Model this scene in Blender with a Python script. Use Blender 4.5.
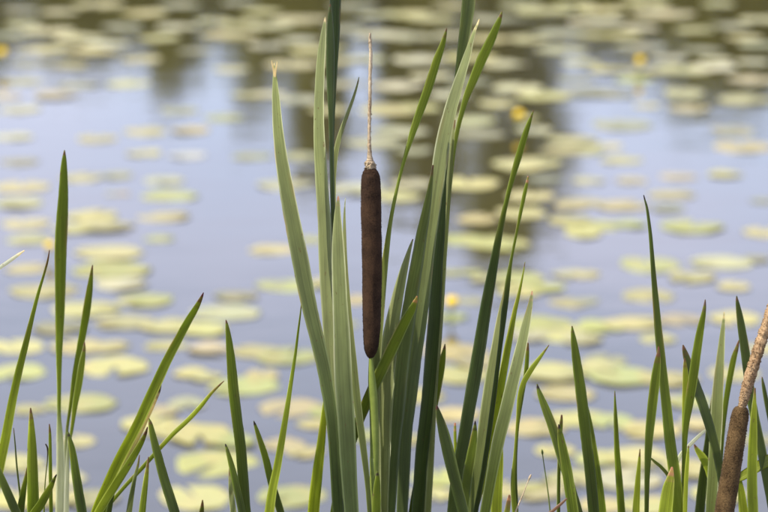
import bpy, bmesh, math, random
from mathutils import Vector, Matrix, noise
R = math.radians
random.seed(7)
for o in list(bpy.data.objects): bpy.data.objects.remove(o)
sc = bpy.context.scene
col = sc.collection

# ------------------------------------------------------------------ camera
CAM = Vector((0, 0, 2.05))
FPX = 2400.0                                   # focal length in pixels of a 768 px wide frame
PITCH = math.atan(530.0 / FPX)                 # looking down on the pond
cd = bpy.data.cameras.new('camera'); cam = bpy.data.objects.new('camera', cd); col.objects.link(cam)
cam.location = CAM; cam.rotation_euler = (math.pi / 2 - PITCH, 0, 0)
cd.sensor_width = 36; cd.lens = FPX / 768 * 36; cd.clip_start = 0.05; cd.clip_end = 2000
cd.dof.use_dof = True; cd.dof.focus_distance = 2.4; cd.dof.aperture_fstop = 6.2; cd.dof.aperture_blades = 9
sc.camera = cam

# ------------------------------------------------------------------ sky, sun, exposure
SUN_EL, SUN_AZ = R(52), R(60)                  # sun up on the left, a little behind the photographer
sun_dir = Vector((-math.sin(SUN_AZ) * math.cos(SUN_EL), -math.cos(SUN_AZ) * math.cos(SUN_EL), math.sin(SUN_EL)))
w = bpy.data.worlds.new('World'); sc.world = w; w.use_nodes = True
nt = w.node_tree; N = nt.nodes; L = nt.links; N.clear()
out = N.new('ShaderNodeOutputWorld'); bg = N.new('ShaderNodeBackground'); bg.inputs[1].default_value = 0.15
sky = N.new('ShaderNodeTexSky'); sky.sky_type = 'NISHITA'; sky.sun_disc = False
sky.sun_elevation = SUN_EL; sky.sun_rotation = math.atan2(sun_dir.x, sun_dir.y)
sky.air_density = 1.0; sky.dust_density = .6; sky.ozone_density = 6.0
tc = N.new('ShaderNodeTexCoord'); mp = N.new('ShaderNodeMapping'); mp.inputs['Scale'].default_value = (1.6, 1.6, 4.5)
cn = N.new('ShaderNodeTexNoise'); cn.inputs['Scale'].default_value = 1.7; cn.inputs['Detail'].default_value = 6
cr = N.new('ShaderNodeValToRGB'); cr.color_ramp.elements[0].color = (.27, .27, .27, 1); cr.color_ramp.elements[0].position = .42; cr.color_ramp.elements[1].position = .78
cr.color_ramp.elements[1].color = (.6, .6, .6, 1)
mx = N.new('ShaderNodeMix'); mx.data_type = 'RGBA'; mx.inputs['B'].default_value = (8.2, 7.3, 8.7, 1)
L.new(tc.outputs['Generated'], mp.inputs['Vector']); L.new(mp.outputs[0], cn.inputs['Vector']); L.new(cn.outputs['Fac'], cr.inputs[0])
L.new(cr.outputs[0], mx.inputs['Factor']); L.new(sky.outputs[0], mx.inputs['A'])
L.new(mx.outputs['Result'], bg.inputs[0]); L.new(bg.outputs[0], out.inputs[0])
sd = bpy.data.lights.new('sun', 'SUN'); sd.energy = 4.2; sd.angle = R(0.53); sd.color = (1, .93, .77)
sun = bpy.data.objects.new('sun', sd); col.objects.link(sun)
sun.rotation_euler = sun_dir.to_track_quat('Z', 'Y').to_euler(); sun.location = (-6, -4, 9)
sc.view_settings.view_transform = 'Standard'; sc.view_settings.look = 'None'
sc.view_settings.exposure = 0.85; sc.view_settings.gamma = 1; sc.view_settings.use_curve_mapping = False
sc.cycles.use_denoising = True
sc.cycles.max_bounces = 8; sc.cycles.transmission_bounces = 6; sc.cycles.diffuse_bounces = 4

# ------------------------------------------------------------------ helpers
CP, SP = math.cos(PITCH), math.sin(PITCH)
def ray(x, y):
    a, b = (x - 384) / FPX, -(y - 256) / FPX
    return Vector((a, CP + b * SP, -SP + b * CP))          # per unit of depth along the view axis
def at_depth(x, y, Y):                                     # the point of the vertical plane at distance Y
    r = ray(x, y); return CAM + r * (Y / r.y), Y / r.y
def on_water(x, y):
    r = ray(x, y); t = CAM.z / -r.z
    p = CAM + r * t; return p, t
def tag(o, label=None, cat=None, group=None, kind=None):
    if label: o['label'] = label
    if cat: o['category'] = cat
    if group: o['group'] = group
    if kind: o['kind'] = kind
    return o
def empty(name, loc):
    o = bpy.data.objects.new(name, None); o.location = loc; o.empty_display_size = .05; col.objects.link(o); return o
def link(name, me, mat, parent=None, world=True):
    o = bpy.data.objects.new(name, me); col.objects.link(o)
    if mat and not me.materials: me.materials.append(mat)
    if parent:
        o.parent = parent
        if world: o.matrix_parent_inverse = Matrix.Translation(-Vector(parent.location))
    return o
def mesh(name, v, f, smooth=True):
    me = bpy.data.meshes.new(name); me.from_pydata([tuple(p) for p in v], [], f); me.update()
    if smooth: me.shade_smooth()
    return me
def nodes(name):
    m = bpy.data.materials.new(name); m.use_nodes = True; n = m.node_tree.nodes; n.clear()
    o = n.new('ShaderNodeOutputMaterial'); return m, n, m.node_tree.links, o
def catmull(P, t):                                         # P list of tuples, t in [0, len-1]
    i = min(int(t), len(P) - 2); u = t - i
    p0, p1, p2, p3 = P[max(i - 1, 0)], P[i], P[i + 1], P[min(i + 2, len(P) - 1)]
    return tuple(.5 * (2 * b + (c - a) * u + (2 * a - 5 * b + 4 * c - d) * u * u + (3 * b - a - 3 * c + d) * u ** 3)
                 for a, b, c, d in zip(p0, p1, p2, p3))
def lerp(a, b, t): return tuple(x + (y - x) * t for x, y in zip(a, b))
def smooth01(a, b, x):
    t = min(max((x - a) / (b - a), 0), 1); return t * t * (3 - 2 * t)

# ------------------------------------------------------------------ materials
def leaf_material():
    m, n, l, o = nodes('cattail_leaf')
    at = n.new('ShaderNodeAttribute'); at.attribute_name = 'Col'
    uv = n.new('ShaderNodeUVMap'); uv.uv_map = 'UVMap'
    m1 = n.new('ShaderNodeMapping'); m1.inputs['Scale'].default_value = (1000, 6, 1)
    l.new(uv.outputs[0], m1.inputs[0])
    vein = n.new('ShaderNodeTexNoise'); vein.inputs['Scale'].default_value = .9; vein.inputs['Detail'].default_value = 3; vein.inputs['Roughness'].default_value = .6
    l.new(m1.outputs[0], vein.inputs['Vector'])
    m2 = n.new('ShaderNodeMapping'); m2.inputs['Scale'].default_value = (120, 25, 1); l.new(uv.outputs[0], m2.inputs[0])
    blot = n.new('ShaderNodeTexNoise'); blot.inputs['Scale'].default_value = 1.0; blot.inputs['Detail'].default_value = 5
    l.new(m2.outputs[0], blot.inputs['Vector'])
    r1 = n.new('ShaderNodeMapRange'); r1.inputs['From Min'].default_value = .3; r1.inputs['From Max'].default_value = .7
    r1.inputs['To Min'].default_value = .72; r1.inputs['To Max'].default_value = 1.25; l.new(vein.outputs['Fac'], r1.inputs['Value'])
    r2 = n.new('ShaderNodeMapRange'); r2.inputs['From Min'].default_value = .25; r2.inputs['From Max'].default_value = .75
    r2.inputs['To Min'].default_value = .82; r2.inputs['To Max'].default_value = 1.16; l.new(blot.outputs['Fac'], r2.inputs['Value'])
    mu = n.new('ShaderNodeMath'); mu.operation = 'MULTIPLY'; l.new(r1.outputs[0], mu.inputs[0]); l.new(r2.outputs[0], mu.inputs[1])
    vs = n.new('ShaderNodeVectorMath'); vs.operation = 'SCALE'; l.new(at.outputs['Color'], vs.inputs[0]); l.new(mu.outputs[0], vs.inputs['Scale'])
    # small brown specks of wear
    m3 = n.new('ShaderNodeMapping'); m3.inputs['Scale'].default_value = (330, 130, 1); l.new(uv.outputs[0], m3.inputs[0])
    sp = n.new('ShaderNodeTexNoise'); sp.inputs['Scale'].default_value = 1; sp.inputs['Detail'].default_value = 2; l.new(m3.outputs[0], sp.inputs['Vector'])
    r3 = n.new('ShaderNodeMapRange'); r3.inputs['From Min'].default_value = .675; r3.inputs['From Max'].default_value = .74; r3.inputs['To Max'].default_value = .7
    l.new(sp.outputs['Fac'], r3.inputs['Value'])
    mc = n.new('ShaderNodeMix'); mc.data_type = 'RGBA'; mc.inputs['B'].default_value = (.12, .075, .03, 1)
    l.new(r3.outputs[0], mc.inputs['Factor']); l.new(vs.outputs[0], mc.inputs['A'])
    bp = n.new('ShaderNodeBump'); bp.inputs['Strength'].default_value = .35; bp.inputs['Distance'].default_value = .0006
    l.new(vein.outputs['Fac'], bp.inputs['Height'])
    pr = n.new('ShaderNodeBsdfPrincipled'); pr.inputs['Roughness'].default_value = .42; pr.inputs['Specular IOR Level'].default_value = .45
    l.new(mc.outputs['Result'], pr.inputs['Base Color']); l.new(bp.outputs[0], pr.inputs['Normal'])
    tr = n.new('ShaderNodeBsdfTranslucent')
    tv = n.new('ShaderNodeVectorMath'); tv.operation = 'MULTIPLY'; tv.inputs[1].default_value = (2.3, 2.2, .9)
    l.new(mc.outputs['Result'], tv.inputs[0]); l.new(tv.outputs[0], tr.inputs['Color'])
    mi = n.new('ShaderNodeMixShader'); mi.inputs[0].default_value = .46
    l.new(pr.outputs[0], mi.inputs[1]); l.new(tr.outputs[0], mi.inputs[2]); l.new(mi.outputs[0], o.inputs[0])
    return m
M_LEAF = leaf_material()

def grain_material(name, c1, c2, scale, rough=.9, bump=.4, dist=.0008, sheen=0):
    m, n, l, o = nodes(name)
    tcn = n.new('ShaderNodeTexCoord'); ns = n.new('ShaderNodeTexNoise'); ns.inputs['Scale'].default_value = scale; ns.inputs['Detail'].default_value = 4
    l.new(tcn.outputs['Object'], ns.inputs['Vector'])
    n2 = n.new('ShaderNodeTexNoise'); n2.inputs['Scale'].default_value = scale * .09; n2.inputs['Detail'].default_value = 3
    l.new(tcn.outputs['Object'], n2.inputs['Vector'])
    ad = n.new('ShaderNodeMath'); ad.operation = 'ADD'; l.new(ns.outputs['Fac'], ad.inputs[0]); l.new(n2.outputs['Fac'], ad.inputs[1])
    r = n.new('ShaderNodeMapRange'); r.inputs['From Min'].default_value = .75; r.inputs['From Max'].default_value = 1.3; l.new(ad.outputs[0], r.inputs['Value'])
    mc = n.new('ShaderNodeMix'); mc.data_type = 'RGBA'; mc.inputs['A'].default_value = (*c1, 1); mc.inputs['B'].default_value = (*c2, 1)
    l.new(r.outputs[0], mc.inputs['Factor'])
    pr = n.new('ShaderNodeBsdfPrincipled'); pr.inputs['Roughness'].default_value = rough; pr.inputs['Specular IOR Level'].default_value = .2
    pr.inputs['Sheen Weight'].default_value = sheen; pr.inputs['Sheen Roughness'].default_value = .4
    pr.inputs['Sheen Tint'].default_value = (.9, .7, .55, 1)
    bp = n.new('ShaderNodeBump'); bp.inputs['Strength'].default_value = bump; bp.inputs['Distance'].default_value = dist
    l.new(ns.outputs['Fac'], bp.inputs['Height']); l.new(bp.outputs[0], pr.inputs['Normal'])
    l.new(mc.outputs['Result'], pr.inputs['Base Color']); l.new(pr.outputs[0], o.inputs[0])
    return m
M_SPIKE = grain_material('cattail_spike', (.0165, .008, .004), (.050, .026, .013), 900, .95, .4, .0006, .02)
M_SPIKE2 = grain_material('cattail_spike_olive', (.042, .024, .009), (.120, .073, .030), 700, .95, .6, .0008, .05)
M_TAN = grain_material('dry_flower_tip', (.24, .17, .10), (.56, .45, .31), 500, .9, .5)
M_PINKTAN = grain_material('dry_pollen_head', (.15, .085, .04), (.44, .30, .17), 420, .9, .5)
M_STALK = grain_material('cattail_stalk', (.13, .17, .03), (.19, .23, .05), 120, .5, .1)
M_BARK = grain_material('tree_bark', (.06, .045, .03), (.13, .10, .07), 6, .9, .5, .02)
M_YELLOW = grain_material('yellow_petal', (.70, .46, .010), (.78, .58, .03), 60, .45, .1)
M_GREENSTEM = grain_material('flower_stem', (.08, .11, .02), (.13, .16, .04), 60, .5, .1)

def pad_material():
    m, n, l, o = nodes('lily_pad')
    oi = n.new('ShaderNodeObjectInfo'); tcn = n.new('ShaderNodeTexCoord')
    ad = n.new('ShaderNodeVectorMath'); ad.operation = 'ADD'
    sc_ = n.new('ShaderNodeMath'); sc_.operation = 'MULTIPLY'; sc_.inputs[1].default_value = 37; l.new(oi.outputs['Random'], sc_.inputs[0])
    l.new(tcn.outputs['Object'], ad.inputs[0]); l.new(sc_.outputs[0], ad.inputs[1])
    n1 = n.new('ShaderNodeTexNoise'); n1.inputs['Scale'].default_value = 3.2; n1.inputs['Detail'].default_value = 5; l.new(ad.outputs[0], n1.inputs['Vector'])
    r1 = n.new('ShaderNodeMapRange'); r1.inputs['From Min'].default_value = .52; r1.inputs['From Max'].default_value = .72; r1.inputs['To Max'].default_value = .5; l.new(n1.outputs['Fac'], r1.inputs['Value'])
    mc = n.new('ShaderNodeMix'); mc.data_type = 'RGBA'; mc.inputs['B'].default_value = (.40, .29, .10, 1)
    l.new(oi.outputs['Color'], mc.inputs['A']); l.new(r1.outputs[0], mc.inputs['Factor'])
    n2 = n.new('ShaderNodeTexNoise'); n2.inputs['Scale'].default_value = 16; n2.inputs['Detail'].default_value = 4; l.new(ad.outputs[0], n2.inputs['Vector'])
    r2 = n.new('ShaderNodeMapRange'); r2.inputs['From Min'].default_value = .66; r2.inputs['From Max'].default_value = .72; r2.inputs['To Max'].default_value = .8; l.new(n2.outputs['Fac'], r2.inputs['Value'])
    m2 = n.new('ShaderNodeMix'); m2.data_type = 'RGBA'; m2.inputs['B'].default_value = (.13, .09, .04, 1)
    l.new(mc.outputs['Result'], m2.inputs['A']); l.new(r2.outputs[0], m2.inputs['Factor'])
    pr = n.new('ShaderNodeBsdfPrincipled'); pr.inputs['Roughness'].default_value = .38; pr.inputs['Specular IOR Level'].default_value = .55
    bp = n.new('ShaderNodeBump'); bp.inputs['Strength'].default_value = .3; bp.inputs['Distance'].default_value = .01; l.new(n2.outputs['Fac'], bp.inputs['Height'])
    l.new(bp.outputs[0], pr.inputs['Normal']); l.new(m2.outputs['Result'], pr.inputs['Base Color']); l.new(pr.outputs[0], o.inputs[0])
    return m
M_PAD = pad_material()

def water_material():
    m, n, l, o = nodes('pond_water')
    tcn = n.new('ShaderNodeTexCoord')
    mp = n.new('ShaderNodeMapping'); mp.inputs['Scale'].default_value = (1.0, 1.7, 1); l.new(tcn.outputs['Object'], mp.inputs[0])
    a = n.new('ShaderNodeTexNoise'); a.inputs['Scale'].default_value = 1.6; a.inputs['Detail'].default_value = 3; l.new(mp.outputs[0], a.inputs['Vector'])
    b = n.new('ShaderNodeTexNoise'); b.inputs['Scale'].default_value = 14; b.inputs['Detail'].default_value = 2; l.new(mp.outputs[0], b.inputs['Vector'])
    b1 = n.new('ShaderNodeBump'); b1.inputs['Strength'].default_value = 1; b1.inputs['Distance'].default_value = .003; l.new(a.outputs['Fac'], b1.inputs['Height'])
    b2 = n.new('ShaderNodeBump'); b2.inputs['Strength'].default_value = 1; b2.inputs['Distance'].default_value = .0004; l.new(b.outputs['Fac'], b2.inputs['Height']); l.new(b1.outputs[0], b2.inputs['Normal'])
    mk = n.new('ShaderNodeTexNoise'); mk.inputs['Scale'].default_value = .5; mk.inputs['Detail'].default_value = 4; l.new(tcn.outputs['Object'], mk.inputs['Vector'])
    mc = n.new('ShaderNodeMix'); mc.data_type = 'RGBA'; mc.inputs['A'].default_value = (.040, .036, .018, 1); mc.inputs['B'].default_value = (.056, .050, .024, 1)
    l.new(mk.outputs['Fac'], mc.inputs['Factor'])
    pr = n.new('ShaderNodeBsdfPrincipled'); pr.inputs['Roughness'].default_value = .03; pr.inputs['IOR'].default_value = 1.95
    l.new(mc.outputs['Result'], pr.inputs['Base Color']); l.new(b2.outputs[0], pr.inputs['Normal']); l.new(pr.outputs[0], o.inputs[0])
    return m
M_WATER = water_material()

def ground_material():
    m, n, l, o = nodes('bank_grass')
    tcn = n.new('ShaderNodeTexCoord'); a = n.new('ShaderNodeTexNoise'); a.inputs['Scale'].default_value = .35; a.inputs['Detail'].default_value = 9
    l.new(tcn.outputs['Object'], a.inputs['Vector'])
    r = n.new('ShaderNodeValToRGB'); e = r.color_ramp.elements; e[0].position = .35; e[0].color = (.035, .05, .015, 1); e[1].position = .68; e[1].color = (.12, .12, .045, 1)
    l.new(a.outputs['Fac'], r.inputs[0])
    pr = n.new('ShaderNodeBsdfPrincipled'); pr.inputs['Roughness'].default_value = .95; l.new(r.outputs[0], pr.inputs['Base Color'])
    b = n.new('ShaderNodeTexNoise'); b.inputs['Scale'].default_value = 25; l.new(tcn.outputs['Object'], b.inputs['Vector'])
    bp = n.new('ShaderNodeBump'); bp.inputs['Distance'].default_value = .05; l.new(b.outputs['Fac'], bp.inputs['Height']); l.new(bp.outputs[0], pr.inputs['Normal'])
    l.new(pr.outputs[0], o.inputs[0]); return m
M_GROUND = ground_material()

def foliage_material():
    m, n, l, o = nodes('tree_foliage')
    oi = n.new('ShaderNodeObjectInfo'); at = n.new('ShaderNodeAttribute'); at.attribute_name = 'Tone'
    mc = n.new('ShaderNodeMix'); mc.data_type = 'RGBA'; mc.inputs['A'].default_value = (.095, .098, .014, 1); mc.inputs['B'].default_value = (.26, .24, .036, 1)
    l.new(at.outputs['Fac'], mc.inputs['Factor'])
    df = n.new('ShaderNodeBsdfPrincipled'); df.inputs['Roughness'].default_value = .7; df.inputs['Specular IOR Level'].default_value = .1; tr = n.new('ShaderNodeBsdfTranslucent')
    l.new(mc.outputs['Result'], df.inputs['Base Color']); l.new(mc.outputs['Result'], tr.inputs['Color'])
    mi = n.new('ShaderNodeMixShader'); mi.inputs[0].default_value = .35
    l.new(df.outputs[0], mi.inputs[1]); l.new(tr.outputs[0], mi.inputs[2]); l.new(mi.outputs[0], o.inputs[0]); return m
M_FOL = foliage_material()

# ------------------------------------------------------------------ ground and water
FAR = 68.0
def ground_z(x, y):
    wob = 2.2 * noise.noise(Vector((x * .07, y * .07, 0))) + .5 * noise.noise(Vector((x * .4, 3, 0)))
    near = 1.45 + .10 * noise.noise(Vector((x * .8, 9, 0))) - (abs(x) / 40) ** 2 * 3
    d = max(near - y, y - (FAR + wob), abs(x) - 70 - wob)          # > 0 on land
    h = -1.2 + 1.2 * smooth01(-2.2, 0, d) + .48 * smooth01(0, 1.0, d) + .3 * smooth01(1, 12, d)
    return h + (.05 * noise.noise(Vector((x * .9, y * .9, 2))) if d > 0 else 0) + 1.2 * smooth01(20, 200, d)
def axis(marks):
    a = []
    for lo, hi, st in marks:
        k = max(1, round((hi - lo) / st)); a += [lo + (hi - lo) * i / k for i in range(k)]
    return a + [marks[-1][1]]
xs = axis([(-900, -120, 90), (-120, -20, 5), (-20, 20, .8), (20, 120, 5), (120, 900, 90)])
ys = axis([(-900, -60, 90), (-60, -6, 5), (-6, 4, .25), (4, 62, 4), (62, 78, 1), (78, 130, 8), (130, 900, 90)])
gv = [(x, y, ground_z(x, y)) for y in ys for x in xs]; nx = len(xs)
gf = [(j * nx + i, j * nx + i + 1, (j + 1) * nx + i + 1, (j + 1) * nx + i) for j in range(len(ys) - 1) for i in range(nx - 1)]
tag(link('ground', mesh('ground', gv, gf), M_GROUND), kind='structure')
wx, wy0, wy1 = 90, -3, 78
tag(link('pond_water', mesh('pond_water', [(-wx, wy0, 0), (wx, wy0, 0), (wx, wy1, 0), (-wx, wy1, 0)], [(0, 1, 2, 3)], False), M_WATER), kind='structure')

# ------------------------------------------------------------------ trees on the far bank (the pond mirrors them)
def tube(bv, bf, P, rad, k=7):
    b0 = len(bv); d0 = (P[-1] - P[0]).normalized()
    ref = min((Vector((1, 0, 0)), Vector((0, 1, 0)), Vector((0, 0, 1))), key=lambda q: abs(q.dot(d0)))
    for i, p in enumerate(P):
        t = (P[min(i + 1, len(P) - 1)] - P[max(i - 1, 0)]).normalized()
        a = ref - t * t.dot(ref); a.normalize(); b = t.cross(a)
        for j in range(k):
            g = 2 * math.pi * j / k; bv.append(p + (a * math.cos(g) + b * math.sin(g)) * rad[i])
    for i in range(len(P) - 1):
        for j in range(k):
            bf.append((b0 + i * k + j, b0 + i * k + (j + 1) % k, b0 + (i + 1) * k + (j + 1) % k, b0 + (i + 1) * k + j))
def make_tree(X, Y, H, W, crown_lo, nleaf, label, cat, seed, narrow=False):
    rg = random.Random(seed)
    z0 = ground_z(X, Y); root = empty('broadleaf_tree', (X, Y, z0))
    tag(root, label, cat, 'trees on the far bank')
    base = Vector((X, Y, z0 - .1)); tv, tf = [], []
    lean = Vector((rg.uniform(-.04, .04), rg.uniform(-.04, .04), 0))
    def axis_pt(t): return base + Vector((0, 0, H * .93 * t)) + lean * H * t + Vector((.25 * math.sin(3 * t + seed), .25 * math.cos(4 * t + seed), 0)) * t
    tube(tv, tf, [axis_pt(i / 12) for i in range(13)], [max(.02, (.016 * H) * (1 - .92 * i / 12)) for i in range(13)], 9)
    ends = []
    for i in range(26):
        t = crown_lo + (1 - crown_lo) * (i + rg.random()) / 26 * .93
        s = axis_pt(t); az = rg.uniform(0, 6.283)
        prof = math.sin(math.pi * min(1, (t - crown_lo) / (1 - crown_lo) * .88 + .1)) ** .7
        ln = W * .5 * prof * rg.uniform(.55, 1.05); up = ln * (rg.uniform(.9, 1.6) if narrow else rg.uniform(.2, .8))
        e = s + Vector((math.cos(az) * ln, math.sin(az) * ln, up))
        mid = s.lerp(e, .5) + Vector((0, 0, -.12 * ln))
        tube(tv, tf, [s, mid, e], [.006 * H * (1 - .7 * t), .004 * H * (1 - .6 * t), .008], 5)
        ends += [(e, .30 * W * (.5 + .5 * prof)), (mid, .28 * W * (.5 + .5 * prof))]
    ends.append((axis_pt(1), .16 * W))
    link('trunk', mesh('trunk', tv, tf), M_BARK, root)
    v, f, tone = [], [], []
    for i in range(nleaf):
        c, r = ends[rg.randrange(len(ends))]
        d = Vector((rg.gauss(0, 1), rg.gauss(0, 1), rg.gauss(0, .75)))
        p = c + d * r * .42
        if p.z < z0 + .3: continue
        s = rg.uniform(.12, .26); a = Vector((rg.gauss(0, 1), rg.gauss(0, 1), rg.gauss(0, .6))).normalized()
        b = a.orthogonal().normalized(); b.rotate(Matrix.Rotation(rg.uniform(0, 6.28), 3, a)); q = a.cross(b)
        k = len(v); v += [p - b * s, p + q * s * .45, p + b * s, p - q * s * .45]
        f.append((k, k + 1, k + 2, k + 3)); tn = min(1, max(0, .45 + .25 * noise.noise(p * .5) + rg.gauss(0, .2))); tone += [tn] * 4
    me = mesh('crown', v, f, False); a = me.attributes.new('Tone', 'FLOAT', 'POINT'); a.data.foreach_set('value', tone)
    link('crown', me, M_FOL, root)
TREES = [  # X, Y, height, width, crown start, leaves, look
 (-17.5, 72.0, 8.6, 5.0, .12, 9500, 'bushy round tree furthest left on the far bank'),
 (-12.6, 70.8, 7.6, 5.2, .10, 9880, 'second bushy tree from the left on the far bank'),
 (-8.6, 72.0, 7.9, 4.6, .08, 9500, 'third bushy tree from the left on the far bank'),
 (-5.9, 70.8, 8.9, 2.1, .10, 6080, 'slim upright tree left of the tall trees mirrored behind the cattail'),
 (-3.6, 72.0, 7.6, 4.4, .08, 8740, 'low bushy tree on the far bank left of the loose tall tree'),
 (-2.2, 73.2, 12.0, 3.2, .10, 6500, 'loose tall tree mirrored behind the left cattail leaves'),
 (1.2, 73.2, 13.6, 2.8, .10, 7600, 'tall narrow tree mirrored just right of the brown spike'),
 (3.9, 72.0, 14.9, 3.5, .08, 9400, 'tallest tree on the far bank, mirrored right of the cattail'),
 (-.3, 76.0, 7.2, 3.6, .05, 7000, 'low dense bush-like tree between the two tall far trees'),
 (6.0, 77.0, 7.6, 3.2, .05, 6000, 'lowest far tree, right behind the tallest one'),
 (7.6, 72.0, 7.9, 3.0, .06, 6840, 'small bushy tree right of the tallest far tree'),
 (10.2, 73.2, 9.2, 4.0, .06, 8740, 'round bushy tree on the far bank mirrored at upper right'),
 (13.4, 70.8, 10.2, 4.6, .08, 9500, 'tall bushy tree mirrored at the right edge of the pond'),
 (18.3, 72.0, 8.8, 5.2, .08, 9500, 'bushy tree furthest right on the far bank'),
]
for i, (X, Y, H, W, lo, nl, lab) in enumerate(TREES):
    make_tree(X, Y, H, W, lo, nl, lab, 'tree', 11 + i, W < 4.1)

# ------------------------------------------------------------------ lily pads
def pad_mesh(seed):
    rg = random.Random(seed); n = 26; rings = (.0, .33, .66, .9, 1.0)
    notch = .14; v, f = [], []
    ph = [rg.uniform(0, 6.28) for _ in range(4)]
    lift = rg.choice((0, 0, .01, .03, .07)); el = rg.uniform(1.0, 1.14)
    def P(r, a, z):
        k = 1 + .045 * math.sin(3 * a + ph[0]) + .03 * math.sin(7 * a + ph[1])
        wav = r * r * (.006 * math.sin(3 * a + ph[2]) + .005 * math.sin(5 * a + ph[3])) + lift * max(0, r - .75) * (1 + math.sin(2 * a + ph[1]))
        return (.5 * r * k * math.cos(a) * el, .5 * r * k * math.sin(a), z + wav)
    top = {}
    for side, z in ((0, .006), (1, .0)):
        for j, r in enumerate(rings):
            for i in range(n + 1):
                a = notch * (1 + .6 * (1 - r)) + (2 * math.pi - 2 * notch * (1 + .6 * (1 - r))) * i / n
                if r == 0: a = 0
                top[side, j, i] = len(v); v.append(P(max(r, .06), notch * 3 + (6.283 - 6 * notch) * i / n if r == 0 else a, z * (1 - .5 * (r == 1))))
    for j in range(len(rings) - 1):
        for i in range(n):
            f.append((top[0, j, i], top[0, j + 1, i], top[0, j + 1, i + 1], top[0, j, i + 1]))
            f.append((top[1, j, i + 1], top[1, j + 1, i + 1], top[1, j + 1, i], top[1, j, i]))
    J = len(rings) - 1
    for i in range(n): f.append((top[0, J, i + 1], top[0, J, i], top[1, J, i], top[1, J, i + 1]))
    f.append(tuple(top[0, 0, i] for i in range(n + 1)))
    for i in (0, n):
        for j in range(J): f.append((top[0, j, i], top[0, j + 1, i], top[1, j + 1, i], top[1, j, i]))
    me = mesh('lily_pad', v, f); me.materials.append(M_PAD); return me
PADM = [pad_mesh(100 + i) for i in range(9)]
PADCOL = {'g': (.31, .325, .085), 'y': (.37, .345, .11), 'p': (.37, .36, .17), 'o': (.38, .325, .11), 'k': (.345, .295, .135), 'w': (.40, .40, .30), 'd': (.23, .23, .10)}  # the white entry paints a sky glint into one pad's colour
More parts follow.
